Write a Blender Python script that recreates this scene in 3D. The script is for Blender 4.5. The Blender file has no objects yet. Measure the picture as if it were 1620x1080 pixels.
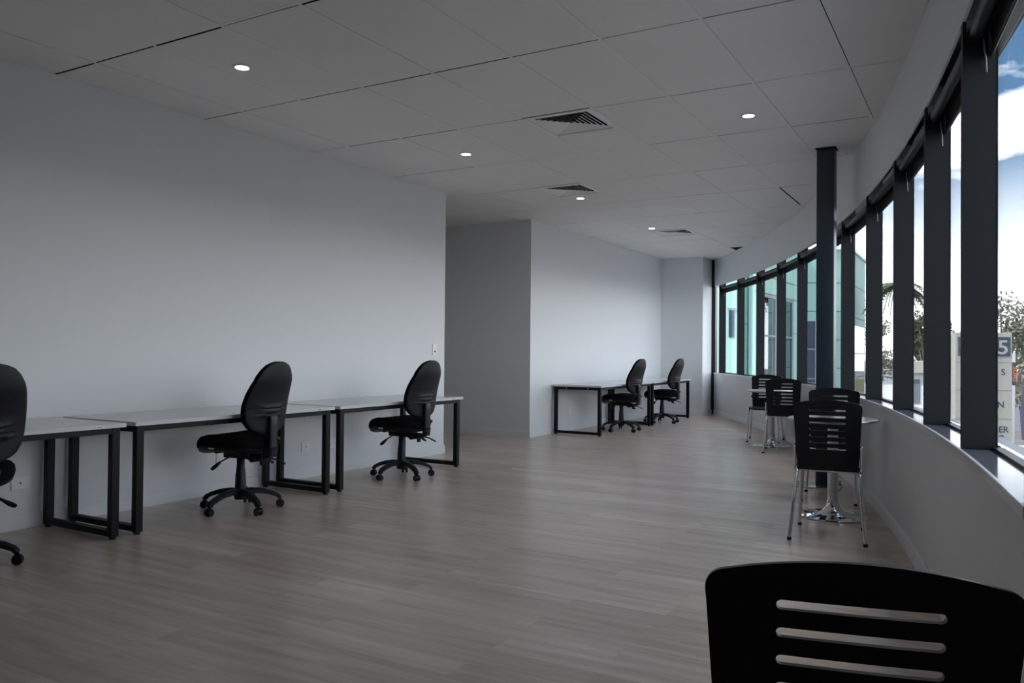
import bpy, bmesh, math, random
from math import sin, cos, pi, radians, sqrt, atan2
from mathutils import Vector, Matrix, geometry
random.seed(7)
SC = bpy.context.scene
COL = SC.collection

# ------------------------------------------------------------------ camera
YAW, PITCH, ROLL = -0.525642, 0.013213, 0.009040
CAM = Vector((0.0, 0.0, 1.1715))
fx = Vector((cos(YAW), -sin(YAW), 0)); fw = Vector((sin(YAW)*cos(PITCH), cos(YAW)*cos(PITCH), sin(PITCH)))
up = fx.cross(fw)
rr = fx*cos(ROLL)+up*sin(ROLL); uu = up*cos(ROLL)-fx*sin(ROLL)
cd = bpy.data.cameras.new('camera'); cam = bpy.data.objects.new('camera', cd); COL.objects.link(cam)
cd.sensor_width = 36; cd.lens = 28.412; cd.clip_start = 0.02; cd.clip_end = 600
M = Matrix((rr, uu, -fw)).transposed().to_4x4(); M.translation = CAM
cam.matrix_world = M
SC.camera = cam

# ------------------------------------------------------------------ exposure, sky, sun
vs = SC.view_settings
SC.display_settings.display_device = 'sRGB'
vs.view_transform = 'Standard'; vs.look = 'None'; vs.gamma = 1; vs.use_curve_mapping = False
vs.exposure = 1.0
SKY_STRENGTH = 1.5
SC.cycles.max_bounces = 12; SC.cycles.diffuse_bounces = 6; SC.cycles.glossy_bounces = 4
SC.cycles.transparent_max_bounces = 16
SC.cycles.caustics_reflective = False; SC.cycles.caustics_refractive = False
SC.cycles.use_denoising = True
SC.cycles.sample_clamp_indirect = 6

w = bpy.data.worlds.new('sky'); SC.world = w; w.use_nodes = True
nt = w.node_tree; nt.nodes.clear()
def N(nt, t, **k):
    n = nt.nodes.new(t)
    for a, b in k.items(): setattr(n, a, b)
    return n
out = N(nt, 'ShaderNodeOutputWorld'); bg = N(nt, 'ShaderNodeBackground'); bg.inputs[1].default_value = SKY_STRENGTH
tc = N(nt, 'ShaderNodeTexCoord'); sep = N(nt, 'ShaderNodeSeparateXYZ'); nt.links.new(tc.outputs['Generated'], sep.inputs[0])
grad = N(nt, 'ShaderNodeValToRGB')
e = grad.color_ramp.elements
e[0].position = 0.0; e[0].color = (.25, .34, .40, 1); e[1].position = .55; e[1].color = (.045, .115, .27, 1)
m_ = e.new(.18); m_.color = (.11, .215, .36, 1)
nt.links.new(sep.outputs[2], grad.inputs[0])
mp = N(nt, 'ShaderNodeMapping'); mp.inputs['Scale'].default_value = (1, 1, 2.6); mp.inputs['Location'].default_value = (.35, .2, .1)
nt.links.new(tc.outputs['Generated'], mp.inputs[0])
no = N(nt, 'ShaderNodeTexNoise'); no.inputs['Scale'].default_value = 3.4; no.inputs['Detail'].default_value = 9; no.inputs['Roughness'].default_value = .56
nt.links.new(mp.outputs[0], no.inputs[0])
cr = N(nt, 'ShaderNodeValToRGB'); cr.color_ramp.elements[0].position = .47; cr.color_ramp.elements[1].position = .60
nt.links.new(no.outputs[0], cr.inputs[0])
# more cloud near the horizon
hz = N(nt, 'ShaderNodeMapRange'); hz.inputs[1].default_value = .22; hz.inputs[2].default_value = .03; hz.inputs[3].default_value = 0; hz.inputs[4].default_value = .75
nt.links.new(sep.outputs[2], hz.inputs[0])
mx = N(nt, 'ShaderNodeMath', operation='MAXIMUM'); nt.links.new(cr.outputs[0], mx.inputs[0]); nt.links.new(hz.outputs[0], mx.inputs[1])
mix = N(nt, 'ShaderNodeMix', data_type='RGBA'); nt.links.new(mx.outputs[0], mix.inputs[0]); nt.links.new(grad.outputs[0], mix.inputs[6])
mix.inputs[7].default_value = (1.85, 1.88, 1.93, 1)
nt.links.new(mix.outputs[2], bg.inputs[0]); nt.links.new(bg.outputs[0], out.inputs[0])

sd = bpy.data.lights.new('sun', 'SUN'); sd.energy = 4.5; sd.angle = .03; sd.color = (1, .96, .9)
sun = bpy.data.objects.new('sun', sd); COL.objects.link(sun)
sun.rotation_euler = Vector((.42, .42, -.80)).to_track_quat('-Z', 'Y').to_euler()

# ------------------------------------------------------------------ materials
def mat(name, col, rough=.5, metal=0, spec=.5, emis=None, strength=0, bump=None, var=None, coat=0):
    """bump = (scale, distance); var = (scale, other colour) large soft colour variation"""
    m = bpy.data.materials.new(name); m.use_nodes = True
    t = m.node_tree; b = t.nodes['Principled BSDF']
    b.inputs['Base Color'].default_value = (*col, 1); b.inputs['Roughness'].default_value = rough
    b.inputs['Metallic'].default_value = metal; b.inputs['Specular IOR Level'].default_value = spec
    b.inputs['Coat Weight'].default_value = coat
    if emis: b.inputs['Emission Color'].default_value = (*emis, 1); b.inputs['Emission Strength'].default_value = strength
    if bump or var: c = N(t, 'ShaderNodeTexCoord')
    if bump:
        n = N(t, 'ShaderNodeTexNoise'); n.inputs['Scale'].default_value = bump[0]; n.inputs['Detail'].default_value = 4
        t.links.new(c.outputs['Object'], n.inputs[0])
        bp = N(t, 'ShaderNodeBump'); bp.inputs['Distance'].default_value = bump[1]; bp.inputs['Strength'].default_value = .6
        t.links.new(n.outputs[0], bp.inputs['Height']); t.links.new(bp.outputs[0], b.inputs['Normal'])
    if var:
        n = N(t, 'ShaderNodeTexNoise'); n.inputs['Scale'].default_value = var[0]; n.inputs['Detail'].default_value = 5
        t.links.new(c.outputs['Object'], n.inputs[0])
        r = N(t, 'ShaderNodeValToRGB'); r.color_ramp.elements[0].position = .35; r.color_ramp.elements[1].position = .68
        r.color_ramp.elements[0].color = (*col, 1); r.color_ramp.elements[1].color = (*var[1], 1)
        t.links.new(n.outputs[0], r.inputs[0]); t.links.new(r.outputs[0], b.inputs['Base Color'])
    return m

MT = {}
MT['wall'] = mat('painted_plaster', (.76, .78, .80), .55, spec=.3, bump=(60, .0006))
MT['tile'] = mat('ceiling_tile', (.85, .845, .83), .9, spec=.2, bump=(90, .0004), var=(1.3, (.82, .815, .80)))
MT['tbar'] = mat('ceiling_bar', (.84, .835, .82), .8)
MT['void'] = mat('void_shade', (.008, .008, .008), .9, spec=.1)  # near-black colour stands in for the shade above the tiles
MT['base'] = mat('baseboard_paint', (.78, .80, .82), .35)
MT['frame'] = mat('black_anodised', (.0085, .010, .013), .38, spec=.45)
MT['fin'] = mat('dark_fin_metal', (.0065, .009, .013), .55, spec=.25)
MT['navy'] = mat('navy_steel_paint', (.018, .032, .048), .4, bump=(25, .0008))
MT['sill'] = mat('sill_gloss', (.19, .21, .24), .13, spec=.8, coat=.3)
MT['nosing'] = mat('lit_sill_nosing', (.85, .87, .9), .3)  # white puts the light caught by the sill edge into the colour
MT['white'] = mat('white_laminate', (.70, .70, .70), .22, spec=.5)
MT['edge'] = mat('desk_edge', (.62, .64, .67), .35)
MT['blk'] = mat('black_powdercoat', (.004, .004, .005), .5, spec=.25)
MT['foot'] = mat('black_rubber', (.008, .008, .008), .7)
MT['chrome'] = mat('chrome', (.72, .73, .75), .08, metal=1)
MT['steel'] = mat('brushed_steel', (.62, .63, .65), .3, metal=1, bump=(140, .0003))
MT['fabric'] = mat('black_fabric', (.004, .004, .005), .95, spec=.15, bump=(400, .0012))
MT['plastic'] = mat('black_plastic', (.0055, .006, .008), .5, spec=.3, bump=(200, .0003))
MT['plastic2'] = mat('charcoal_plastic', (.010, .011, .015), .45, spec=.35)
MT['ply'] = mat('black_stained_ply', (.0045, .005, .007), .36, spec=.32, bump=(30, .0002))
MT['plyedge'] = mat('ply_edge', (.012, .012, .013), .6)
MT['gpo'] = mat('socket_plastic', (.86, .86, .85), .35)
MT['gdark'] = mat('socket_slot', (.03, .03, .03), .6)
MT['silver'] = mat('silver_sticker', (.75, .75, .76), .35, metal=.4)
MT['vent'] = mat('vent_white', (.85, .85, .84), .45)
MT['lamp'] = mat('lamp_glow', (1, 1, 1), .5, emis=(1, .95, .88), strength=14)
MT['lampring'] = mat('lamp_ring', (.80, .80, .80), .4)
MT['blind'] = mat('blind_fabric', (.006, .006, .006), .8)
MT['tube'] = mat('blind_tube', (.012, .012, .013), .45)
MT['cord'] = mat('blind_chain', (.25, .26, .28), .4)

# floor: vinyl planks running across the room
def floor_mat():
    m = bpy.data.materials.new('vinyl_planks'); m.use_nodes = True; t = m.node_tree; b = t.nodes['Principled BSDF']
    c = N(t, 'ShaderNodeTexCoord')
    br = N(t, 'ShaderNodeTexBrick'); br.inputs['Scale'].default_value = 1; br.inputs['Brick Width'].default_value = 1.22; br.inputs['Row Height'].default_value = .152
    br.inputs['Mortar Size'].default_value = .0008; br.inputs['Color1'].default_value = (0, 0, 0, 1); br.inputs['Color2'].default_value = (1, 1, 1, 1); br.offset = .37
    br.inputs['Mortar'].default_value = (.2, .2, .2, 1)
    t.links.new(c.outputs['Object'], br.inputs[0])
    mp = N(t, 'ShaderNodeMapping'); mp.inputs['Scale'].default_value = (1.1, 15, 1); t.links.new(c.outputs['Object'], mp.inputs[0])
    # shift grain per plank
    ad = N(t, 'ShaderNodeVectorMath', operation='ADD'); t.links.new(mp.outputs[0], ad.inputs[0])
    sc = N(t, 'ShaderNodeVectorMath', operation='SCALE'); sc.inputs['Scale'].default_value = 9; t.links.new(br.outputs[0], sc.inputs[0]); t.links.new(sc.outputs[0], ad.inputs[1])
    n1 = N(t, 'ShaderNodeTexNoise'); n1.inputs['Scale'].default_value = 1; n1.inputs['Detail'].default_value = 8; n1.inputs['Roughness'].default_value = .62; n1.inputs['Distortion'].default_value = .5
    t.links.new(ad.outputs[0], n1.inputs[0])
    r = N(t, 'ShaderNodeValToRGB'); E_ = r.color_ramp.elements
    E_[0].position = .28; E_[0].color = (.47, .38, .31, 1); E_[1].position = .74; E_[1].color = (.80, .715, .63, 1)
    q = E_.new(.5); q.color = (.64, .54, .465, 1)
    t.links.new(n1.outputs[0], r.inputs[0])
    mm = N(t, 'ShaderNodeMix', data_type='RGBA'); mm.blend_type = 'MULTIPLY'; mm.inputs[0].default_value = 1
    r2 = N(t, 'ShaderNodeValToRGB'); r2.color_ramp.elements[0].color = (.86, .83, .82, 1); r2.color_ramp.elements[1].color = (1.05, 1.05, 1.05, 1)
    t.links.new(br.outputs[0], r2.inputs[0]); t.links.new(r.outputs[0], mm.inputs[6]); t.links.new(r2.outputs[0], mm.inputs[7])
    t.links.new(mm.outputs[2], b.inputs['Base Color'])
    rg = N(t, 'ShaderNodeMapRange'); rg.inputs[3].default_value = .24; rg.inputs[4].default_value = .38; t.links.new(n1.outputs[0], rg.inputs[0]); t.links.new(rg.outputs[0], b.inputs['Roughness'])
    bp = N(t, 'ShaderNodeBump'); bp.inputs['Distance'].default_value = .0008; bp.inputs['Strength'].default_value = .5
    t.links.new(n1.outputs[0], bp.inputs['Height']); t.links.new(bp.outputs[0], b.inputs['Normal'])
    b.inputs['Specular IOR Level'].default_value = .5
    return m
MT['floor'] = floor_mat()

def glass_mat(name, tint, extra=0.0):
    m = bpy.data.materials.new(name); m.use_nodes = True; t = m.node_tree; t.nodes.clear()
    o = N(t, 'ShaderNodeOutputMaterial'); mx = N(t, 'ShaderNodeMixShader'); tr = N(t, 'ShaderNodeBsdfTransparent'); gl = N(t, 'ShaderNodeBsdfGlossy')
    tr.inputs[0].default_value = (*tint, 1); gl.inputs['Roughness'].default_value = .0
    fr = N(t, 'ShaderNodeFresnel'); ge = N(t, 'ShaderNodeNewGeometry'); mr = N(t, 'ShaderNodeMapRange')
    mr.inputs[3].default_value = 1.22; mr.inputs[4].default_value = 1/1.22     # same reflectance from either face of the pane
    t.links.new(ge.outputs['Backfacing'], mr.inputs[0]); t.links.new(mr.outputs[0], fr.inputs[0])
    t.links.new(fr.outputs[0], mx.inputs[0]); t.links.new(tr.outputs[0], mx.inputs[1]); t.links.new(gl.outputs[0], mx.inputs[2]); t.links.new(mx.outputs[0], o.inputs[0])
    return m
MT['glass'] = glass_mat('window_glass', (.975, .985, .985))

# ------------------------------------------------------------------ mesh helpers
class MB:
    def __init__(s): s.bm = bmesh.new(); s.mats = []; s.cur = 0
    def m(s, name):
        if name not in s.mats: s.mats.append(name)
        s.cur = s.mats.index(name); return s
    def _f(s, vs):
        try: f = s.bm.faces.new(vs); f.material_index = s.cur; return f
        except ValueError: return None
    def box(s, x0, x1, y0, y1, z0, z1, T=None, bev=0):
        b = bmesh.new(); 
        v = [b.verts.new((x, y, z)) for z in (z0, z1) for y in (y0, y1) for x in (x0, x1)]
        for q in ((0, 2, 3, 1), (4, 5, 7, 6), (0, 1, 5, 4), (2, 6, 7, 3), (0, 4, 6, 2), (1, 3, 7, 5)): b.faces.new([v[i] for i in q])
        if bev: bmesh.ops.bevel(b, geom=b.edges[:], offset=bev, segments=2, affect='EDGES', profile=.5)
        s._merge(b, T); return s
    def _merge(s, b, T=None):
        mp = {}
        for v in b.verts: mp[v] = s.bm.verts.new(T @ v.co if T else v.co)
        for f in b.faces: s._f([mp[v] for v in f.verts])
        b.free()
    def rings(s, rings, cap0=True, cap1=True, closed=True):
        R = [[s.bm.verts.new(p) for p in r] for r in rings]; n = len(R[0])
        for a, b in zip(R, R[1:]):
            for i in range(n if closed else n-1): s._f([a[i], a[(i+1) % n], b[(i+1) % n], b[i]])
        if cap0: s._f(R[0][::-1])
        if cap1: s._f(R[-1])
        return s
    def cyl(s, p0, p1, r0, r1=None, seg=20):
        r1 = r0 if r1 is None else r1
        p0, p1 = Vector(p0), Vector(p1); d = (p1-p0).normalized(); a = d.orthogonal().normalized(); b = d.cross(a)
        s.rings([[p+(a*cos(2*pi*i/seg)+b*sin(2*pi*i/seg))*r for i in range(seg)] for p, r in ((p0, r0), (p1, r1))]); return s
    def lathe(s, prof, c=(0, 0, 0), seg=40):
        c = Vector(c)
        s.rings([[c+Vector((r*cos(2*pi*i/seg), r*sin(2*pi*i/seg), z)) for i in range(seg)] for r, z in prof], cap0=prof[0][0] > 1e-4, cap1=prof[-1][0] > 1e-4); return s
    def tube(s, path, r, seg=12, prof=None):
        P = [Vector(p) for p in path]; rings = []; a = None
        for i, p in enumerate(P):
            d = ((P[i+1] if i < len(P)-1 else P[i])-(P[i-1] if i else P[i])).normalized()
            if a is None: a = d.orthogonal().normalized() if prof is None else (Vector((0, 0, 1))-d*d.z).normalized()
            else: a = (a-d*a.dot(d)).normalized()
            b = d.cross(a); R_ = r[i] if isinstance(r, (list, tuple)) else r
            if prof is None: rings.append([p+(a*cos(2*pi*k/seg)+b*sin(2*pi*k/seg))*R_ for k in range(seg)])
            else: rings.append([p+a*(v*R_)+b*(u*R_) for u, v in prof])
        s.rings(rings); return s
    def build(s, name, m=None, parent=None, smooth=35, T=None):
        bmesh.ops.recalc_face_normals(s.bm, faces=s.bm.faces[:])
        me = bpy.data.meshes.new(name); s.bm.to_mesh(me); s.bm.free()
        for k in (s.mats or [m]): me.materials.append(MT[k])
        if T: me.transform(T)
        if smooth:
            me.polygons.foreach_set('use_smooth', [True]*len(me.polygons)); me.set_sharp_from_angle(angle=radians(smooth))
        o = bpy.data.objects.new(name, me); COL.objects.link(o)
        if parent: o.parent = parent
        return o
def empty(name, loc=(0, 0, 0), rz=0):
    o = bpy.data.objects.new(name, None); COL.objects.link(o); o.location = loc; o.rotation_euler.z = rz; o.empty_display_size = .1; return o
def tag(o, label, cat, group=None, kind=None):
    if label: o['label'] = label
    if cat: o['category'] = cat
    if group: o['group'] = group
    if kind: o['kind'] = kind
    return o
def struct(o): o['kind'] = 'structure'; return o
def copy_tree(o, parent=None):
    c = o.copy(); COL.objects.link(c)
    if parent: c.parent = parent
    for ch in list(o.children): copy_tree(ch, c)
    return c
def arc(p0, p1, p2, n=6):
    """quadratic bend from p0 to p2 around p1"""
    p0, p1, p2 = map(Vector, (p0, p1, p2))
    return [p0*(1-t)**2+p1*2*t*(1-t)+p2*t*t for t in [i/n for i in range(n+1)]]
def fillet(pts, r, n=5):
    P = [Vector(p) for p in pts]; out = [P[0]]
    for a, b, c in zip(P, P[1:], P[2:]):
        u = (a-b).normalized(); v = (c-b).normalized(); out += arc(b+u*r, b, b+v*r, n)
    return out+[P[-1]]
def sgnpow(x, e): return math.copysign(abs(x)**e, x)
def text_mesh(name, s, size, loc, rot, m, parent=None, depth=.004, align='CENTER', sx=1.0):
    c = bpy.data.curves.new(name, 'FONT'); c.body = s; c.size = size; c.extrude = depth; c.align_x = align; c.offset = size*.012
    o = bpy.data.objects.new(name+'_src', c); COL.objects.link(o)
    bpy.context.view_layer.update()
    me = bpy.data.meshes.new_from_object(o.evaluated_get(bpy.context.evaluated_depsgraph_get()))
    bpy.data.objects.remove(o); me.materials.clear(); me.materials.append(MT[m])
    me.transform(Matrix.Diagonal((sx, 1, 1, 1)))
    q = bpy.data.objects.new(name, me); COL.objects.link(q); q.location = loc; q.rotation_euler = rot
    if parent: q.parent = parent
    return q

# ------------------------------------------------------------------ room shell
H = 3.007; CX, CY, R = -30.637, -0.867, 30.90
WX = -5.37                      # face of the long left wall
ZS, ZF = 0.810, 2.486           # sill height, bottom of the upper band
T0, T1 = -8.6, 32.55            # curve from behind the camera to the far corner
def P(th, r=R, z=0): a = radians(th); return Vector((CX+r*cos(a), CY+r*sin(a), z))
def ths(n, a=T0, b=T1): return [a+(b-a)*i/n for i in range(n+1)]
def sweep(prof, a=T0, b=T1, n=110, mb=None, m=None):
    """closed (r, z) profile swept along the curved wall"""
    mb = mb or MB()
    if m: mb.m(m)
    mb.rings([[P(t, r, z) for r, z in prof] for t in ths(n, a, b)]); return mb

def slab(name, x0, x1, y0, y1, z0, z1, m='wall'): return struct(MB().box(x0, x1, y0, y1, z0, z1).build(name, m))
# floor
f = MB(); f.m('floor'); pts = [Vector((-9.2, -5.6, 0))]+[P(t, R+.05) for t in ths(60, -8.9, 32.6)]+[Vector((-9.2, 16.0, 0))]
f.rings([[p+Vector((0, 0, -.12)) for p in pts], pts]); struct(f.build('floor', 'floor', smooth=0))
# walls
slab('wall_left', -5.62, WX, -5.4, 7.70, 0, H)
slab('wall_niche', -9.2, -5.62, 9.76, 9.92, 0, H)
slab('wall_inner', -5.62, WX, 9.76, 15.12, 0, H)
slab('wall_end', -5.62, -4.55, 15.02, 15.9, 0, H)
slab('wall_side', -9.2, -9.05, -5.4, 9.92, 0, H)
slab('wall_back', -9.2, .1, -5.75, -5.4, 0, H)
struct(sweep([(R, 0), (R, ZS-.03), (R+.30, ZS-.03), (R+.30, 0)]).build('wall_window', 'wall'))
fa = sweep([(R, ZF), (R, H+.003), (R+.012, H+.003), (R+.012, ZF)], m='wall')
sweep([(R+.0121, ZF+.003), (R+.0121, H+.003), (R+.30, H+.003), (R+.30, ZF+.16), (R+.016, ZF+.16), (R+.014, ZF+.003)], mb=fa, m='frame')
sweep([(R, H+.003), (R, 3.35), (R+.30, 3.35), (R+.30, H+.003)], mb=fa, m='void'); struct(fa.build('wall_fascia'))  # black ring over the fascia paints the tile opening dark
struct(sweep([(R, ZS-.03), (R, ZF), (R+.30, ZF), (R+.30, ZS-.03)], T0, 5.9, 30).build('wall_light_block', 'wall'))  # unseen solid infill added to block window light from the left wall
# end post of the glazing
p = P(32.35, R+.0); struct(MB().box(p.x-.06, p.x+.055, p.y-.06, p.y+.10, 0, H, bev=.004).build('trim_1', 'frame'))
# the infill stands out of view, in place of windows, to dim the left side
def clip(poly):
    """clip polygon against the inside of the curved wall"""
    for k in range(46):
        a, b = T0-3+k*1.0, T0-2+k*1.0
        A, B = P(a), P(b); n = Vector((B.y-A.y, -(B.x-A.x)))
        if n.x < 0: n = -n
        d = lambda q: (q[0]-A.x)*n.x+(q[1]-A.y)*n.y
        o = []
        for i in range(len(poly)):
            p, q = poly[i], poly[(i+1) % len(poly)]; dp, dq = d(p), d(q)
            if dp <= 0: o.append(p)
            if dp*dq < 0: t = dp/(dp-dq); o.append((p[0]+(q[0]-p[0])*t, p[1]+(q[1]-p[1])*t))
        poly = o
        if len(poly) < 3: return []
    return poly
# ceiling: lay-in tiles on a light grid, one tile missing by the curved wall
GX, GY = -2.534, 3.104
VENTS = {(2, -1), (4, -3), (7, -3)}
cm = MB(); rnd = random.Random(3)
for i in range(-8, 12):
    for j in range(-12, 8):
        x0, x1, y0, y1 = GX+.6*j, GX+.6*j+.6, GY+1.2*i, GY+1.2*i+1.2
        if x0 < -9.15: x0 = -9.15
        if y1 > 15.9: y1 = 15.9
        if x1 <= x0 or y1 <= y0 or (i, j) == (9, -2): continue
        if (i, j) in VENTS: y0 += .6
        g0 = .008+rnd.random()*.011; gx = .002+rnd.random()*.004
        if (i, j) == (5, 1): gx += .016
        if (i, j) == (5, 1): g1 = .014
        else: g1 = 0
        for (a, b, c, d, m_, zz) in ((x0+.010+gx, x1-.010, y0+.012+g0, y1-.012-g1, 'tile', 0), (x0-.010, x0+.010, y0-.012, y1-.012-g1, 'tbar', -.0003), (x0+.010, x1-.010, y0-.012, y0+.012, 'tbar', -.0003)):
            if (i, j) in VENTS and m_ == 'tbar': c -= .6 if (a < x0) else 0
            q = clip([(a, c), (b, c), (b, d), (a, d)])
            if not q: continue
            zt = H+zz; tl = [rnd.uniform(-.0012, .0012) for _ in q] if m_ == 'tile' else [0]*len(q)
            cm.m(m_); cm.rings([[Vector((u, v, zt+t)) for (u, v), t in zip(q, tl)], [Vector((u, v, zt+.003)) for u, v in q]], cap0=True, cap1=True)
cm.m('void'); q = clip([(-9.2, -5.7), (3, -5.7), (3, 16.0), (-9.2, 16.0)]); cm.rings([[Vector((u, v, 3.20)) for u, v in q], [Vector((u, v, 3.35)) for u, v in q]])
cm.m('tbar'); cm.rings([[P(t, R-.022, H-.004) for t in ths(90)], [P(t, R-.001, H-.004) for t in ths(90)]], False, False, False)
struct(cm.build('ceiling', smooth=0))

# baseboards
def bb(name, pts, h=.095, t=.013):
    mb = MB(); P_ = [Vector((x, y, 0)) for x, y in pts]; rings = []
    for k, p_ in enumerate(P_):
        d1 = (P_[k]-P_[k-1]).normalized() if k else None; d2 = (P_[k+1]-P_[k]).normalized() if k < len(P_)-1 else None
        n1 = Vector((d1.y, -d1.x, 0)) if d1 else None; n2 = Vector((d2.y, -d2.x, 0)) if d2 else None
        n = n1 if n2 is None else n2 if n1 is None else (n1+n2)/(1+n1.dot(n2))
        rings.append([p_+n*u+Vector((0, 0, z)) for u, z in ((0, 0), (t, 0), (t, h-.02), (t-.002, h-.018), (t-.002, h-.004), (t-.005, h), (0, h))])
    return struct(mb.rings(rings).build(name, 'base', smooth=20))
bb('baseboard_left', [(WX, -5.4), (WX, 7.70), (-5.62, 7.70)])
bb('baseboard_niche', [(-9.05, 9.76), (WX, 9.76), (WX, 15.02), (-4.55, 15.02), (-4.55, 15.62)])
struct(sweep([(R-.013, 0), (R-.013, .075), (R-.011, .078), (R-.011, .09), (R-.007, .095), (R, .095), (R, 0)], T0, 32.2).build('baseboard_window', 'base'))
# niche baseboard normal faces the room: (dy,-dx) of +x direction is -y, good

# sill with nosing, the light on its edge painted near-white
sl = sweep([(R-.012, ZS-.03), (R-.012, ZS-.002), (R-.009, ZS), (R-.001, ZS), (R-.001, ZS-.03)], 5.9, 32.2, m='nosing')
sweep([(R-.001, ZS-.03), (R-.001, ZS), (R+.18, ZS), (R+.18, ZS-.03)], 5.9, 32.2, mb=sl, m='sill')
struct(sl.build('trim_2', smooth=20))

# windows: radial fins on the sill, glass between them, a roller blind in the head of every bay
FIN = [ 6.04, 8.44, 10.62, 12.90, 15.28, 17.68, 20.02, 22.35, 24.68, 27.08, 29.42, 31.66]
FD, FT = .115, .05   # fin depth, thickness
dth = lambda l: math.degrees(l/R)
RG = R+FD-.004
names = ['nearest the camera']
for k in range(len(FIN)-1):
    a, b = FIN[k], FIN[k+1]
    wroot = struct(empty('window_%d' % (k+1), P(a)))
    inv = Matrix.Translation(-P(a))
    mb = MB(); mb.rings([[P(a-dth(FT), R+.002, z), P(a-dth(FT), R+FD+.008, z), P(a, R+FD+.008, z), P(a, R+.002, z)] for z in (ZS, ZF+.15)])
    mb.build('mullion', 'fin', wroot, 20, inv)
    fr = MB()
    fr.rings([[P(t, r_, z) for r_, z in ((RG-.006, ZS), (RG-.006, ZS+.012), (RG+.03, ZS+.012), (RG+.03, ZS))] for t in ths(4, a, b-dth(FT))])
    fr.rings([[P(t, r_, z) for r_, z in ((RG-.01, ZF+.10), (RG-.01, ZF+.15), (RG+.03, ZF+.15), (RG+.03, ZF+.10))] for t in ths(4, a, b-dth(FT))])
    fr.build('window_frame', 'frame', wroot, 20, inv)
    g = MB(); g.rings([[P(t, r_, z) for r_, z in ((RG+.004, ZS+.010), (RG+.004, ZF+.11), (RG+.012, ZF+.11), (RG+.012, ZS+.010))] for t in ths(4, a, b-dth(FT))])
    g.build('pane', 'glass', wroot, 20, inv)
    # last fin closes the run
mbl = MB(); a = FIN[-1]
mbl.rings([[P(a-dth(FT), R+.002, z), P(a-dth(FT), R+FD+.008, z), P(a, R+FD+.008, z), P(a, R+.002, z)] for z in (ZS, ZF+.15)])
wl = struct(empty('window_12', P(a))); mbl.build('mullion', 'fin', wl, 20, Matrix.Translation(-P(a)))
g = MB(); g.rings([[P(t, r_, z) for r_, z in ((RG+.004, ZS), (RG+.004, ZF+.11), (RG+.012, ZF+.11), (RG+.012, ZS))] for t in ths(2, a, 32.3)]); g.build('pane', 'glass', wl, 20, Matrix.Translation(-P(a)))

BL = {7: 'black rolled-up blind over the bay showing blue sky and the right half of the sign',
      8: 'black rolled-up blind over the bay showing the left half of the sign', 9: 'black rolled-up blind over the bay with the white roadside house',
      10: 'black rolled-up blind over the bay with palm fronds and railings', 11: 'black rolled-up blind over the bay at the end of the green building',
      12: 'black rolled-up blind above the bay directly right of the steel column', 13: 'black rolled-up blind over the bay just left of the steel column',
      14: 'black rolled-up blind over the second bay left of the steel column', 15: 'black rolled-up blind over the bay with the tall reflecting window',
      16: 'black rolled-up blind over the bay with the bright white corner strip', }
for k in range(len(FIN)-1):
    
    a, b = FIN[k]+.02, FIN[k+1]-dth(FT)-.02
    am = (a+b)/2; o = empty('roller_blind', P(am, R+.05, 2.40), radians(am)); inv = (Matrix.Translation(P(am, R+.05, 2.40)) @ Matrix.Rotation(radians(am), 4, 'Z')).inverted()
    tag(o, BL.get(k+7, 'black rolled-up blind over the farthest bay beside the black end post'), 'blind', 'roller blinds in the window heads')
    MB().cyl(P(a, R+.048, 2.428), P(b, R+.048, 2.428), .027, seg=18).build('roller_tube', 'tube', o, 35, inv)
    MB().rings([[P(t, r_, z) for r_, z in ((R+.074, 2.438), (R+.096, 2.43), (R+.100, 2.345), (R+.103, 2.345), (R+.099, 2.44))] for t in (a-.01, am, b+.01)]).build('blind_fabric', 'blind', o, 20, inv)
    MB().cyl(P(a, R+.099, 2.342), P(b, R+.099, 2.342), .007, seg=8).build('bottom_rail', 'tube', o, 35, inv)
    for s_ in (a-.015, b-.012): MB().rings([[P(s_, r_, z) for r_, z in ((R+.012, 2.40), (R+.012, 2.484), (R+.085, 2.484), (R+.085, 2.40))], [P(s_+.02, r_, z) for r_, z in ((R+.012, 2.40), (R+.012, 2.484), (R+.085, 2.484), (R+.085, 2.40))]]).build('bracket', 'frame', o, 0, inv)
    MB().tube([P(b-.03, R+.070, 2.40), P(b-.03, R+.072, 2.36), P(b-.03, R+.078, 2.32), P(b-.03, R+.080, 2.27)], .003, 6).build('pull_chain', 'cord', o, 35, inv)

# ------------------------------------------------------------------ steel column
colr = empty('steel_column', (-1.19, 7.62, 0)); tag(colr, 'dark navy square steel column standing from floor to ceiling near the curved windows', 'column')
MB().box(-.074, .074, -.074, .074, .012, H, bev=.006).build('shaft', 'navy', colr)
MB().box(-.26, .13, -.16, .16, 0, .014, bev=.002).build('base_plate', 'steel', colr)
for x, y in ((-.21, -.11), (-.21, .11), (.105, -.11), (.105, .11)):
    MB().cyl((x, y, .012), (x, y, .026), .017, seg=6).cyl((x, y, .026), (x, y, .05), .009).build('bolt', 'steel', colr)
MB().box(-.085, .085, -.085, .085, H-.006, H-.001).build('ceiling_collar', 'void', colr)

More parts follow.
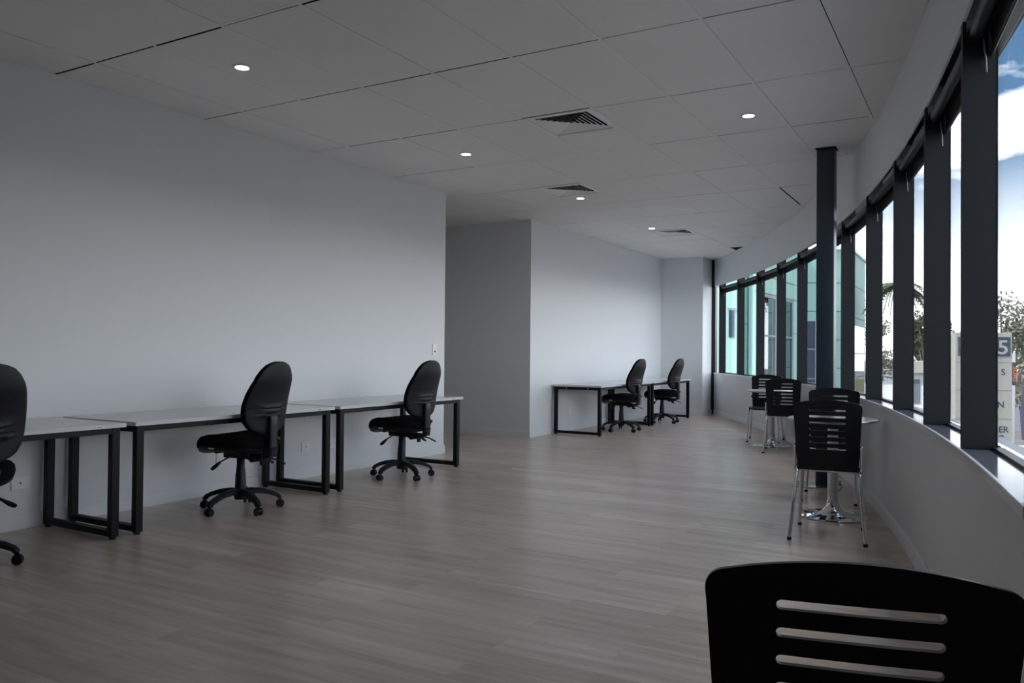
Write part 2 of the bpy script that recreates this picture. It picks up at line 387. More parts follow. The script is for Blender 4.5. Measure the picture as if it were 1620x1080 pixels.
# ------------------------------------------------------------------ downlights and vents
def downlight(x, y, label):
    o = empty('downlight', (x, y, H-.002)); tag(o, label, 'ceiling light', 'recessed round downlights')
    MB().lathe([(.043, -.001), (.043, -.006), (.056, -.004), (.058, 0), (.043, 0)], seg=32).build('trim_ring', 'lampring', o)
    MB().lathe([(.0, -.004), (.043, -.004), (.043, -.001), (.0, -.001)], seg=32).build('light_disc', 'lamp', o)
downlight(-4.15, 3.63, 'bright round downlight nearest above the long left wall')
downlight(-4.13, 6.24, 'bright round downlight between the left wall end and the nearest square vent')
downlight(-1.545, 6.25, 'bright round downlight on its own, on the window side of the ceiling')
downlight(-4.11, 8.67, 'bright round downlight touching the corner of the middle ceiling vent')
downlight(-4.17, 11.24, 'small bright downlight farthest away, beside the farthest ceiling vent')
def vent(x, y, label):
    o = empty('ceiling_vent', (x, y, H)); tag(o, label, 'air vent', 'square ceiling air vents')
    fr = MB(); q = [(.297, .003), (.297, -.006), (.262, -.010), (.255, .008)]
    sq = lambda r_, z: [Vector((sx*r_, sy*r_, z)) for sx, sy in ((-1, -1), (1, -1), (1, 1), (-1, 1))]
    fr.rings([sq(r_, z) for r_, z in q], False, False); fr.build('vent_frame', 'vent', o, 0)
    lv = MB()
    for k in range(7):
        r_ = .252-k*.034
        lv.rings([sq(r_, -.003), sq(r_-.030, .009), sq(r_-.030, .0102), sq(r_-.001, -.0018)]+[sq(r_, -.003)], False, False)
    lv.rings([sq(.014, -.004), sq(.014, 0)])
    lv.build('louvres', 'vent', o, 0)
    MB().box(-.29, .29, -.29, .29, .05, .06).box(-.29, -.28, -.29, .29, .0, .06).box(.28, .29, -.29, .29, .0, .06).box(-.29, .29, -.29, -.28, .0, .06).box(-.29, .29, .28, .29, .0, .06).build('air_box', 'void', o, 0)
vent(-2.834, 5.804, 'square white louvred ceiling vent, the largest and nearest of the three')
vent(-4.034, 8.204, 'square white ceiling vent with a downlight at its near edge')
vent(-4.034, 11.804, 'square white ceiling vent farthest away, near the end of the ceiling')

# ------------------------------------------------------------------ desks
def desk(x, y, L, label, plate=True):
    """x: wall side edge, y: start; front edge at x+.79; 0.71 high"""
    D = .775; o = empty('office_desk', (x+D/2, y+L/2, 0)); tag(o, label, 'desk', 'white-topped desks with black frames')
    hx, hy = D/2, L/2
    MB().box(-hx, hx, -hy, hy, .687, .712, bev=.0015).build('desktop', 'white', o, 20)
    MB().box(hx-.0005, hx+.0012, -hy+.001, hy-.001, .6875, .711).box(-hx+.001, hx, -hy-.0012, -hy+.0005, .6875, .711).box(-hx+.001, hx, hy-.0005, hy+.0012, .6875, .711).build('edge_band', 'edge', o, 0)
    for sy in (-1, 1):
        yc = sy*(hy-.05)
        for sx in (-1, 1):
            xc = sx*(hx-.045)
            lg = MB().box(xc-.0225, xc+.0225, yc-.025, yc+.025, .015, .687, bev=.002).build('leg', 'blk', o, 20)
            MB().cyl((xc, yc, 0), (xc, yc, .017), .02, seg=12).build('foot_pad', 'foot', lg)
        MB().box(-hx+.0675, hx-.0675, yc-.024, yc+.024, .018, .055, bev=.002).build('floor_rail', 'blk', o, 20)
        tr_ = MB().box(-hx+.0675, hx-.0675, yc-.024, yc+.024, .645, .687, bev=.002).build('top_rail', 'blk', o, 20)
        for xx in (-.17, .17): MB().cyl((xx, yc+sy*.024, .666), (xx, yc+sy*.027, .666), .007, seg=10).build('screw', 'silver', tr_)
    for sx in (-1, 1): MB().box(sx*(hx-.045)-.02, sx*(hx-.045)+.02, -hy+.075, hy-.075, .650, .687, bev=.002).build('long_beam', 'blk', o, 20)
    if plate:
        pl = MB().box(hx+.001, hx+.0025, hy-.20, hy-.15, .693, .704).build('maker_label', 'silver', o, 0)
        pl['label'] = 'small silver label on the front edge'
        MB().box(hx+.0024, hx+.0029, hy-.193, hy-.157, .6965, .7005).build('label_band', 'gdark', pl, 0)
    return o
desk(-5.345, 1.335, 1.80, 'white-topped desk at the near end of the left wall, running out of the picture')
desk(-5.345, 3.20, 1.80, 'white-topped black-framed desk in the middle of the three along the near wall')
desk(-5.345, 5.065, 1.83, 'white-topped black-framed desk at the end of the near wall, under the switch')
desk(-5.35, 10.38, 2.05, 'white-topped desk against the far wall with its end frame facing the room', False)
desk(-5.35, 12.47, 1.95, 'white-topped desk farthest away, next to the end wall', False)

# ------------------------------------------------------------------ office chair (faces +y)
def superring(hw, hd, cx, cy, z, n=2.6, seg=36, f=None):
    out_ = []
    for i in range(seg):
        a = 2*pi*i/seg; x = sgnpow(cos(a), 2/n)*hw; y = sgnpow(sin(a), 2/n)*hd
        out_.append(Vector((cx+x, cy+y+(f(x, y) if f else 0), z)))
    return out_
def make_office_chair():
    o = empty('office_chair')
    # castors and arms
    for k in range(5):
        a = radians(90+72*k+14); d = Vector((cos(a), sin(a), 0)); s_ = Vector((-d.y, d.x, 0))
        path = [d*.03+Vector((0, 0, .135)), d*.08+Vector((0, 0, .137)), d*.16+Vector((0, 0, .128)), d*.22+Vector((0, 0, .110)), d*.265+Vector((0, 0, .090)), d*.285+Vector((0, 0, .066))]
        prof = [(-1, -.55), (-1, .35), (-.6, .75), (.6, .75), (1, .35), (1, -.55)]
        arm = MB().tube(path, [.030, .029, .026, .024, .022, .020], prof=prof).build('base_arm', 'plastic2', o)
        cpos = d*.285
        c = MB().cyl(cpos+Vector((0, 0, .045)), cpos+Vector((0, 0, .075)), .008, seg=10)
        c.rings([[cpos+s_*w_+d*(r_*cos(t))+Vector((0, 0, .030+r_*sin(t))) for t in [pi*j/10 for j in range(11)]] for w_, r_ in ((-.010, .029), (.010, .029))])
        c = c.build('castor', 'plastic', arm)
        for sg in (-1, 1): MB().cyl(cpos+s_*(sg*.010)+Vector((0, 0, .028)), cpos+s_*(sg*.026)+Vector((0, 0, .028)), .028, .024, seg=20).build('castor_wheel', 'plastic', arm)
    MB().lathe([(.0, .075), (.040, .08), (.046, .10), (.046, .145), (.036, .155), (0, .156)], seg=24).build('hub', 'plastic2', o)
    MB().lathe([(.0, .15), (.040, .15), (.036, .27), (.033, .275), (.032, .30), (.029, .305), (.028, .40), (0, .40)], seg=24).build('gas_lift', 'plastic2', o)
    # tilt mechanism under the seat
    mc = MB().box(-.075, .075, -.13, .10, .385, .435, bev=.008).box(-.05, .05, -.235, -.10, .375, .42, bev=.008).cyl((-.07, -.16, .385), (.07, -.16, .385), .022).box(-.16, .16, -.12, -.09, .425, .44).box(-.16, .16, .07, .10, .425, .44)
    mc.cyl((0, -.20, .34), (0, -.20, .385), .016, .02)
    mc.build('tilt_mechanism', 'plastic', o)
    def lever(p0, p1, p2):
        mb = MB().tube([p0, p1], .006, 8); d = (Vector(p2)-Vector(p1)).normalized(); s2 = d.cross(Vector((0, 0, 1))).normalized(); n = s2.cross(d)
        rg = []
        for t, w_ in ((0, .007), (.2, .014), (.6, .024), (.9, .020), (1, .010)):
            c_ = Vector(p1).lerp(Vector(p2), t); rg.append([c_+s2*w_+n*.005, c_-s2*w_+n*.005, c_-s2*w_-n*.005, c_+s2*w_-n*.005])
        mb.rings(rg); mb.build('lever', 'plastic', o)
    lever((-.06, .03, .40), (-.15, .05, .365), (-.215, .07, .315))
    lever((.06, -.08, .40), (.14, -.10, .375), (.21, -.12, .325))
    lever((.04, -.17, .39), (.11, -.23, .37), (.15, -.285, .335))
    # seat: shell and cushion
    def sag(y): return -.045*max(0, (y-.10)/.16)**2-.012*max(0, (-y-.10)/.14)**2
    def seatlike(levels, name, m, cy=.015):
        rg = []
        for hw, hd, z in levels:
            r_ = superring(hw, hd, 0, cy, 0, 3.1, 56)
            rg.append([Vector((p_.x*(1-.10*max(0, -(p_.y))/.25), p_.y, z+sag(p_.y)+.010*(abs(p_.x)/.25)**2)) for p_ in r_])
        return MB().rings(rg).build(name, m, o, 50)
    seatlike([(.16, .17, .432), (.225, .235, .445), (.243, .252, .460), (.246, .255, .475)], 'seat_shell', 'plastic')
    seatlike([(.240, .250, .474), (.250, .262, .485), (.254, .266, .505), (.250, .262, .530), (.236, .246, .547), (.20, .21, .556), (.10, .12, .558), (.01, .01, .558)], 'seat_cushion', 'fabric')
    tg = MB().box(.246, .2485, .02, .07, .466, .476).build('seat_tag', 'silver', o, 0, Matrix.Identity(4)); tg['label'] = 'small white tag on the side of the seat'
    MB().box(-.2485, -.246, .02, .07, .466, .476).build('seat_tag', 'silver', o, 0)
    # backrest
    def bw(t):      # half width along the height 0..1
        pts = [(0, .085), (.03, .135), (.08, .175), (.16, .205), (.28, .220), (.40, .222), (.55, .212), (.68, .195), (.80, .172), (.89, .140), (.95, .105), (.985, .06), (1, .02)]
        for (a, u), (b, v) in zip(pts, pts[1:]):
            if t <= b: return u+(v-u)*(t-a)/(b-a)
        return .02
    def byc(t): return -.240-.095*t+.028*sin(pi*min(1, t*1.35))     # lumbar forward, top leaning back
    ts = [0, .015, .04, .08, .12, .16, .20, .23, .25, .27, .29, .31, .34, .36, .38, .42, .48, .55, .62, .68, .74, .80, .85, .89, .92, .95, .97, .985, 1]
    def backlike(name, m, dy0, th, grow, side):
        rg = []
        for t in ts:
            z = .575+.515*t; hw = bw(t)*grow; edge = min(1, 4.5*min(t+.02, 1.02-t)); hd = th*(.35+.65*sqrt(max(0, edge)))
            def curve(x, y, t=t): return .035*(x/.22)**2
            r_ = superring(hw, hd, 0, byc(t)+dy0, z, 2.5, 48, curve)
            if side:      # moulded ribs on the rear
                for q in r_:
                    if q.y < byc(t)+dy0+.035*(q.x/.22)**2:
                        for tc_ in (.24, .30, .36):
                            q.y -= .012*math.exp(-((t-tc_-.35*(q.x/.22)**2*.12)/.014)**2)*max(0, 1-(abs(q.x)/.16)**4)
            rg.append(r_)
        return MB().rings(rg).build(name, m, o, 60)
    backlike('backrest_shell', 'plastic', -.020, .020, 1.0, True)
    backlike('backrest_cushion', 'fabric', .006, .026, 1.015, False)
    # upright bar with sleeve, bellows, knob
    bar = MB().tube([(0, -.12, .40), (0, -.20, .385), (0, -.26, .40), (0, -.290, .45), (0, -.290, .56), (0, -.293, .70)], 1, prof=[(-.034, -.008), (-.034, .008), (.034, .008), (.034, -.008)]).build('back_bar', 'plastic', o)
    MB().rings([superring(.038, .017, 0, y, z, 4, 24) for y, z in ((-.292, .47), (-.292, .62), (-.294, .68), (-.288, .70))]).build('bar_sleeve', 'plastic2', o)
    rg = []
    for k in range(9): rg.append(superring(.040 if k % 2 else .046, .022 if k % 2 else .028, 0, -.291+.002*(8-k)*.5, .405+.0085*k, 3, 24))
    MB().rings(rg).build('bellows', 'plastic2', o, 20)
    MB().cyl((.030, -.295, .53), (.062, -.295, .53), .018, .015).build('height_knob', 'plastic', o)
    return o
ch = make_office_chair()
def place(o, x, y, rz, label, cat, group):
    o.location = (x, y, 0); o.rotation_euler.z = rz; tag(o, label, cat, group); return o
OG = 'black high-back office chairs at the desks'
place(ch, -4.69, 4.14, radians(90+6), 'black high-back swivel chair standing in front of the middle near desk', 'chair', OG)
place(copy_tree(ch), -4.665, 6.01, radians(90-1), 'black high-back swivel chair at the desk below the light switch', 'chair', OG)
place(copy_tree(ch), -4.68, 11.37, radians(90-7), 'black swivel chair in front of the far desk whose end frame faces the room', 'chair', OG)
place(copy_tree(ch), -4.68, 13.16, radians(90-5), 'black swivel chair farthest away, at the desk next to the end wall', 'chair', OG)
place(copy_tree(ch), -4.68, 2.235, radians(90+0), 'black swivel chair cut off by the edge of the picture at the nearest desk', 'chair', OG)

# ------------------------------------------------------------------ cafe chair (faces +y)
def cback(x, z, off=0):
    s_ = max(0, (z-.445)/.45)
    return Vector((x, -.20-.075*s_**1.2+.012*(x/.21)**2+off, z))
def make_cafe_chair():
    o = empty('cafe_chair')
    hwz = lambda z: .180+.026*(z-.445)/.45
    # outline in (x,z)
    ol = []
    def corner(cx_, cz, r_, a0, a1, n=6):
        for k in range(n+1): a = radians(a0+(a1-a0)*k/n); ol.append((cx_+r_*cos(a), cz+r_*sin(a)))
    corner(hwz(.46)-.02, .465, .02, -90, 0); 
    for z in (.52, .60, .68, .76, .82): ol.append((hwz(z), z))
    corner(hwz(.85)-.030, .840, .030, 0, 75)
    for k in range(1, 12): x = .165-.33*k/12; ol.append((x, .893-.021*(x/.17)**2))
    corner(-hwz(.85)+.030, .840, .030, 105, 180)
    for z in (.82, .76, .68, .60, .52): ol.append((-hwz(z), z))
    corner(-hwz(.46)+.02, .465, .02, 180, 270)
    holes = []
    for k in range(7):
        zc = .826-.0405*k; L_, r_ = .107, .0072; hh = []
        for j in range(7): a = radians(-90+180*j/6); hh.append((L_-r_+r_*cos(a), zc+r_*sin(a)))
        for x in (.06, 0, -.06): hh.append((x, zc+r_))
        for j in range(7): a = radians(90+180*j/6); hh.append((-L_+r_+r_*cos(a), zc+r_*sin(a)))
        for x in (-.06, 0, .06): hh.append((x, zc-r_))
        holes.append(hh)
    V = []; E = []
    for lp in [ol]+holes:
        b = len(V); V += [Vector(p_) for p_ in lp]; E += [(b+i, b+(i+1) % len(lp)) for i in range(len(lp))]
    def inside(pt, lp):
        c_ = False
        for i in range(len(lp)):
            (x1, y1), (x2, y2) = lp[i], lp[i-1]
            if (y1 > pt[1]) != (y2 > pt[1]) and pt[0] < (x2-x1)*(pt[1]-y1)/(y2-y1)+x1: c_ = not c_
        return c_
    for i in range(-9, 10):
        for z in [.46+.02*q for q in range(22)]:
            pt = (i*.02+.001, z+.003)
            big = [(x*.97, .668+(zz-.668)*.97) for x, zz in ol]
            if inside(pt, big) and not any(abs(pt[0]) < .118 and abs(pt[1]-(.826-.0405*k)) < .0105 for k in range(7)): V.append(Vector(pt))
    r_ = geometry.delaunay_2d_cdt(V, E, [], 0, 1e-6)
    v2, f2 = r_[0], r_[2]
    fc = []
    for t in f2:
        c_ = sum((v2[i] for i in t), Vector((0, 0)))/3
        if inside(c_, ol) and not any(inside(c_, h) for h in holes): fc.append(t)
    mb = MB(); TH = .011
    fr = [mb.bm.verts.new(cback(p_.x, p_.y, 0)) for p_ in v2]; bk = [mb.bm.verts.new(cback(p_.x, p_.y, -TH)) for p_ in v2]
    ec = {}
    for t in fc:
        mb._f([fr[i] for i in t]); mb._f([bk[i] for i in t][::-1])
        for i in range(3): e_ = (t[i], t[(i+1) % 3]); ec[e_] = ec.get(e_, 0)+1
    for (a, b) in list(ec):
        if (b, a) not in ec: mb._f([fr[a], bk[a], bk[b], fr[b]])
    for v in [v for v in mb.bm.verts if not v.link_faces]: mb.bm.verts.remove(v)
    mb.build('backrest', 'ply', o, 40)
    # seat
    rg = []
    for hw, hd, z in ((.185, .195, .449), (.198, .208, .451), (.200, .210, .456), (.198, .208, .461), (.185, .195, .463), (.12, .12, .4615), (.01, .01, .461)):
        q = superring(hw, hd, 0, .02, 0, 5, 48)
        rg.append([Vector((p_.x, p_.y, z-.020*max(0, (p_.y-.12)/.11)**2+.006*(p_.x/.2)**2-.003)) for p_ in q])
    MB().rings(rg).build('seat', 'ply', o, 50)
    # chrome frame: two side loops, two cross bars, back supports
    for sx in (-1, 1):
        MB().tube(fillet([(sx*.222, -.265, .012), (sx*.185, -.185, .437), (sx*.185, .17, .437), (sx*.200, .235, .012)], .045), .0115, 14).build('leg_frame', 'chrome', o)
        for p_ in ((sx*.222, -.265), (sx*.200, .235)): MB().cyl((*p_, 0), (*p_, .018), .0135, seg=12).build('foot_cap', 'foot', o)
        MB().tube(fillet([(sx*.185, -.05, .437), (sx*.197, -.185, .437), (sx*.195, -.215, .60)], .04), .009, 12).build('back_support', 'chrome', o)
        MB().box(sx*.187-.013, sx*.187+.013, -.212, -.182, .575, .605, bev=.003).build('bracket', 'plastic', o)
    for y in (-.13, .12): MB().cyl((-.185, y, .432), (.185, y, .432), .009, seg=12).build('cross_bar', 'chrome', o)
    return o
cc = make_cafe_chair()
CG = 'black slotted cafe chairs with chrome legs'
place(cc, -.205, 1.445, .24, 'black slotted chair back very close up, cut off by the bottom of the picture', 'chair', CG)
place(copy_tree(cc), -.855, 5.62, .10, 'black slotted cafe chair with chrome legs, whole, in front of the nearer round table', 'chair', CG)
place(copy_tree(cc), -1.055, 7.02, pi+.06, 'black cafe chair behind the nearer round table, mostly hidden, next to the column', 'chair', CG)
place(copy_tree(cc), -2.07, 10.13, .20, 'black slotted cafe chair in front of the farther round table, its back to us', 'chair', CG)
place(copy_tree(cc), -2.53, 11.20, pi+.12, 'black cafe chair on the far side of the farther round table, facing us', 'chair', CG)

# ------------------------------------------------------------------ round tables
def make_table():
    o = empty('round_table')
    MB().lathe([(0, .690), (.280, .690), (.302, .693), (.310, .700), (.311, .706), (.307, .713), (.298, .715), (0, .716)], seg=72).build('tabletop', 'steel', o)
    MB().lathe([(0, 0), (.232, 0), (.236, .005), (.232, .011), (.17, .015), (.115, .022), (.078, .038), (.055, .064), (.043, .095), (.040, .12), (0, .12)], seg=64).build('trumpet_base', 'chrome', o)
    MB().cyl((0, 0, .11), (0, 0, .66), .036, seg=32).build('pedestal', 'steel', o)
    MB().lathe([(0, .655), (.05, .655), (.12, .678), (.13, .690), (0, .690)], seg=32).build('top_bracket', 'blk', o)
    return o
tb = make_table(); TG = 'round steel cafe tables'
place(tb, -.93, 6.27, 0, 'round steel pedestal table behind the whole slotted chair, near the column', 'table', TG)
place(copy_tree(tb), -2.315, 10.64, 0, 'round steel pedestal table farther away, between the two far cafe chairs', 'table', TG)

# ------------------------------------------------------------------ sockets and switch
def plate(name, y, z, w_, h_, kind, label, x=WX, cat='power socket'):
    o = empty(name, (x, y, z)); tag(o, label, cat, 'wall plates' if name != 'light_switch' else None)
    MB().box(0, .009, -w_/2, w_/2, -h_/2, h_/2, bev=.0015).build('cover_plate', 'gpo', o, 20)
    if kind == 'gpo':
        for s_ in (-1, 1):
            d = MB()
            for yy, zz, an in ((-.007, .004, .5), (.007, .004, -.5), (0, -.009, 0)):
                T = Matrix.Translation((.0093, s_*.030+yy, zz-.006)) @ Matrix.Rotation(an, 4, 'X'); d.box(-.0005, .0006, -.001, .001, -.004, .004, T)
            d.build('socket_slots', 'gdark', o, 0)
            MB().box(.009, .013, s_*.048-.006, s_*.048+.006, .012, .026, bev=.001).build('rocker', 'gpo', o, 20)
    elif kind == 'data':
        MB().box(.009, .0105, -.010, .010, -.010, .010, bev=.0008).build('jack_surround', 'gpo', o, 20); MB().cyl((.0103, 0, 0), (.0115, 0, 0), .0055, seg=12).build('jack', 'gdark', o)
    else:
        MB().box(.009, .0115, -.012, .012, -.034, -.014, bev=.001).build('rocker', 'gdark', o, 20)
        MB().box(.009, .0115, -.008, .008, -.004, .012, bev=.001).build('rocker', 'silver', o, 20)
plate('data_socket', 2.935, .298, .115, .078, 'data', 'white wall plate with one round jack, lowest left beside the nearest chair', cat='wall socket')
plate('power_socket', 4.545, .284, .125, .085, 'gpo', 'white double power socket on the wall behind the middle near desk chair')
plate('data_socket', 5.49, .286, .115, .080, 'data', 'white wall plate with one jack under the desk below the light switch', cat='wall socket')
plate('power_socket', 5.845, .284, .125, .082, 'gpo', 'white double power socket partly hidden by the desk legs near the wall end')
plate('power_socket', 11.0, .296, .125, .085, 'gpo', 'white power socket on the far wall, seen through the desk end frame')
plate('data_socket', 12.70, .298, .115, .075, 'data', 'white wall plate on the far wall beside the far desk chair', cat='wall socket')
plate('light_switch', 7.50, 1.195, .078, .122, 'sw', 'white light switch at the end of the long left wall', cat='light switch')
bpy.data.objects['light_switch'].pop('group', None)

# ------------------------------------------------------------------ outside
G = -6.0
MT['asphalt'] = mat('asphalt', (.12, .12, .125), .9, var=(.4, (.18, .18, .185)))
MT['grass'] = mat('grass', (.045, .065, .022), .95, var=(1.5, (.09, .105, .045)))
MT['concrete'] = mat('concrete', (.48, .46, .43), .85, var=(.7, (.56, .54, .51)))
MT['aqua'] = mat('aqua_cladding', (.27, .47, .42), .6, var=(.15, (.285, .49, .44)))
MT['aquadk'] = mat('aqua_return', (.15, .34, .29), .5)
MT['seam'] = mat('cladding_seam', (.07, .11, .11), .7)
MT['wtrim'] = mat('white_trim', (.86, .90, .92), .4)
MT['bluegl'] = mat('blue_tinted_glass', (.035, .055, .09), .08, spec=.12)
MT['mirror'] = mat('reflective_glass', (.085, .11, .135), .03, metal=.95)
MT['gframe'] = mat('grey_window_frame', (.18, .21, .25), .4)
MT['signw'] = mat('sign_panel', (.42, .425, .38), .5)
MT['signb'] = mat('sign_navy', (.025, .05, .085), .4)
MT['orange'] = mat('orange_letters', (.75, .16, .05), .5)
MT['leaf'] = mat('leaves', (.055, .085, .035), .8, var=(2.0, (.11, .13, .06)))
MT['leafg'] = mat('gum_leaves', (.14, .16, .11), .8, var=(2.0, (.24, .24, .19)))
MT['bark'] = mat('bark', (.22, .19, .16), .9)
MT['brick'] = mat('brick_orange', (.35, .15, .10), .9)
MT['roof'] = mat('roof_sheet', (.42, .41, .38), .6)
MT['render'] = mat('white_render', (.74, .77, .80), .8)
MT['carw'] = mat('car_paint_white', (.75, .76, .78), .25, coat=.5)
MT['carg'] = mat('car_glass', (.02, .025, .03), .1)
MT['tyre'] = mat('tyre', (.01, .01, .01), .8)
MT['purple'] = mat('purple_banner', (.20, .16, .30), .7)
struct(MB().box(-160, 260, -60, 400, G-.2, G).build('ground', 'asphalt', smooth=0))
MB_ = MB().rings([[Vector((x, y, z)) for x, y in ((-1.6, 60), (26, 50), (30, 56), (-1.0, 66))] for z in (G, G+.12)]).build('grass_verge', 'grass', smooth=0); tag(MB_, 'green grass verge along the road outside', 'grass', kind='stuff')
struct(MB().box(-40, 60, 74, 76.5, G, G+.10).build('kerb_path', 'concrete', smooth=0))
struct(MB().box(-60, 120, 150, 260, G, G+.12).build('distant_lawn', 'grass', smooth=0))

# aqua building beyond the curved facade (scaled about 1.7 from the facade's end)
def zz(z): return (z-1.17)*1.7+1.17
bd = empty('green_building', (-6.5, 34, G)); tag(bd, 'pale aqua clad building with seams and tall windows beyond the far window bays', 'building')
binv = Matrix.Translation((6.5, -34, -G))
TOP = 5.75
def wallp(name, pts, m, z0=G, z1=TOP, th=.25):
    mb = MB(); a, b = [Vector((*q, 0)) for q in pts]; d = (b-a).normalized(); n = Vector((-d.y, d.x, 0))
    mb.rings([[q+Vector((0, 0, z)) for q in (a, b, b+n*th, a+n*th)] for z in (z0, z1)]); return mb.build(name, m, bd, 0, binv)
def onface(name, pts, t0, t1, z0, z1, m, outd=.03, th=.06, parent=None):
    mb = MB(); a, b = [Vector((*q, 0)) for q in pts]; d = (b-a); n = Vector((d.y, -d.x, 0)).normalized()
    p0, p1 = a+d*t0+n*outd, a+d*t1+n*outd
    mb.rings([[q+Vector((0, 0, z)) for q in (p0, p1, p1-n*th, p0-n*th)] for z in (z0, z1)]); return mb.build(name, m, parent or bd, 0, None if parent else binv)
FA = [(-12.0, 28.6), (-7.33, 29.15)]; FR = [(-7.33, 29.15), (-7.20, 29.75)]; FB = [(-6.98, 29.4), (-6.72, 36.4)]; FC = [(-6.75, 36.5), (-4.92, 37.62)]; FDD = [(-4.94, 38.0), (-4.98, 43.4)]
FC = [(-6.87, 36.48), (-4.90, 37.6)]
wallp('front_wall', FA, 'aqua'); wallp('recess_wall', FR, 'aquadk'); wallp('corner_strip', [(-7.22, 29.72), (-6.98, 29.82)], 'wtrim'); wallp('side_wall', FB, 'aqua')
wallp('rear_wall', FC, 'aqua', z1=TOP+.0); wallp('end_wall', [(-4.90, 37.6), (-4.96, 43.4)], 'aqua')
onface('window', FA, .888, .928, zz(1.53), zz(2.10), 'bluegl'); onface('window_surround', FA, .880, .936, zz(2.10), zz(2.15), 'gframe', .04)
onface('seam', FA, 0, 1, zz(2.60), zz(2.615), 'seam', .01, .02); onface('seam', FR, 0, 1, zz(1.80), zz(1.82), 'seam', .01, .02)
# tall reflecting window on the side wall
onface('window', FB, .10, .36, -2, zz(2.42), 'mirror', .03); onface('window', FB, .42, .74, -2, zz(2.42), 'mirror', .03)
for t0, t1 in ((.09, .105), (.36, .375), (.41, .425), (.74, .755)): onface('window_frame', FB, t0, t1, -2, zz(2.45), 'gframe', .07, .09)
onface('window_frame', FB, .09, .755, zz(2.42), zz(2.48), 'gframe', .07, .09); onface('window_frame', FB, .09, .755, zz(1.56), zz(1.60), 'gframe', .07, .09)
onface('white_reveal', FB, .375, .41, -2, zz(2.42), 'wtrim', .09, .1)
onface('seam', FB, 0, 1, zz(2.50), zz(2.52), 'seam', .01, .02); onface('seam', FB, .76, 1, zz(1.68), zz(1.70), 'seam', .01, .02); onface('seam', FB, 0, 1, zz(2.88), zz(2.90), 'seam', .01, .02)
for z in (3.0, 2.275, 1.55, .83): onface('seam', FC, 0, 1, zz(z), zz(z)+.03, 'seam', .01, .02)
bw_ = onface('window', FC, .02, .34, -3, zz(2.03), 'bluegl', .03)
for z in (1.30, .55): onface('glazing_bar', FC, .02, .34, zz(z), zz(z)+.05, 'gframe', .05, .03)
onface('glazing_bar', FC, .34, .37, -3, zz(2.03), 'wtrim', .05, .05)
FE = [(-4.90, 37.6), (-4.96, 43.4)]
for z in (3.0, 2.16, 1.5): onface('seam', FE, 0, 1, zz(z), zz(z)+.03, 'seam', .01, .02)
onface('window', FE, .10, .90, -3, zz(1.95), 'mirror', .03)
for z in (1.2, .6): onface('glazing_bar', FE, .10, .90, zz(z), zz(z)+.05, 'gframe', .05, .03)
MB().rings([[Vector((x, y, z)) for x, y in ((-12, 28.6), (-7.33, 29.15), (-7.0, 29.6), (-6.75, 36.45), (-4.8, 37.55), (-4.85, 43.5), (-12, 43.5))] for z in (TOP, TOP+.12)]).build('roof', 'wtrim', bd, 0, binv)

# sign pylon
sg = empty('pylon_sign', (.015, 23.15, G)); sg.rotation_euler.z = radians(26.5-0); tag(sg, 'tall cream pylon sign with a navy numeral panel and dark lettering outside the nearest windows', 'sign')
HW = .68
MB().box(-HW, HW, -.10, .12, 0, 7.76, bev=.01).build('panel', 'signw', sg, 20)
hb = MB().box(-.61, .634, -.115, -.095, 7.18, 7.65).build('header_panel', 'signb', sg, 0)
MB().box(-.56, -.43, -.125, -.112, 7.37, 7.57).build('header_mark', 'signw', sg, 0)
MB().box(-.56, -.43, -.125, -.112, 7.235, 7.30).build('header_mark', 'signw', sg, 0)
text_mesh('header_numeral', '5', .49, (.455, -.113, 7.235), (pi/2, 0, 0), 'signw', sg, sx=1.15)
for z in (7.02, 6.33, 5.63, 4.9, 4.2): MB().box(-HW, HW, -.104, -.099, z, z+.012).build('panel_joint', 'gframe', sg, 0)
for s_, x, z in (('F', -.50, 6.72), ('S', .465, 6.72), ('N', .41, 5.92), ('C', -.51, 5.31), ('ER', .475, 5.31), ('G', .42, 5.09)):
    text_mesh('lettering', s_, .215, (x, -.102, z), (pi/2, 0, 0), 'signb', sg)

# small dark sign with orange letters on a pole
ss = empty('street_sign', (1.02, 37.2, G)); ss.rotation_euler.z = radians(27); tag(ss, 'small dark hanging sign with orange letters on a pole behind the pylon', 'sign')
MB().cyl((.10, .05, 0), (.10, .05, 7.3), .09, seg=16).build('pole', 'steel', ss)
MB().box(-.17, .17, -.05, .05, 6.05, 6.95, bev=.01).build('sign_box', 'signb', ss, 20)
text_mesh('lettering', 'BUAS', .24, (.06, -.052, 6.50), (pi/2, radians(90), 0), 'orange', ss)
bn = empty('feather_banner', (1.75, 37.6, G)); tag(bn, 'tall purple and white banner at the picture edge behind the pylon', 'banner')
MB().cyl((0, 0, 0), (0, 0, 7.0), .03, seg=10).build('pole', 'steel', bn)
rg = [[Vector((-w_, -.01, z)), Vector((0, -.01, z)), Vector((0, .01, z)), Vector((-w_, .01, z))] for z, w_ in ((3.9, .35), (5.0, .42), (6.0, .30), (6.9, .03))]
MB().rings(rg).build('banner_cloth', 'purple', bn, 20)

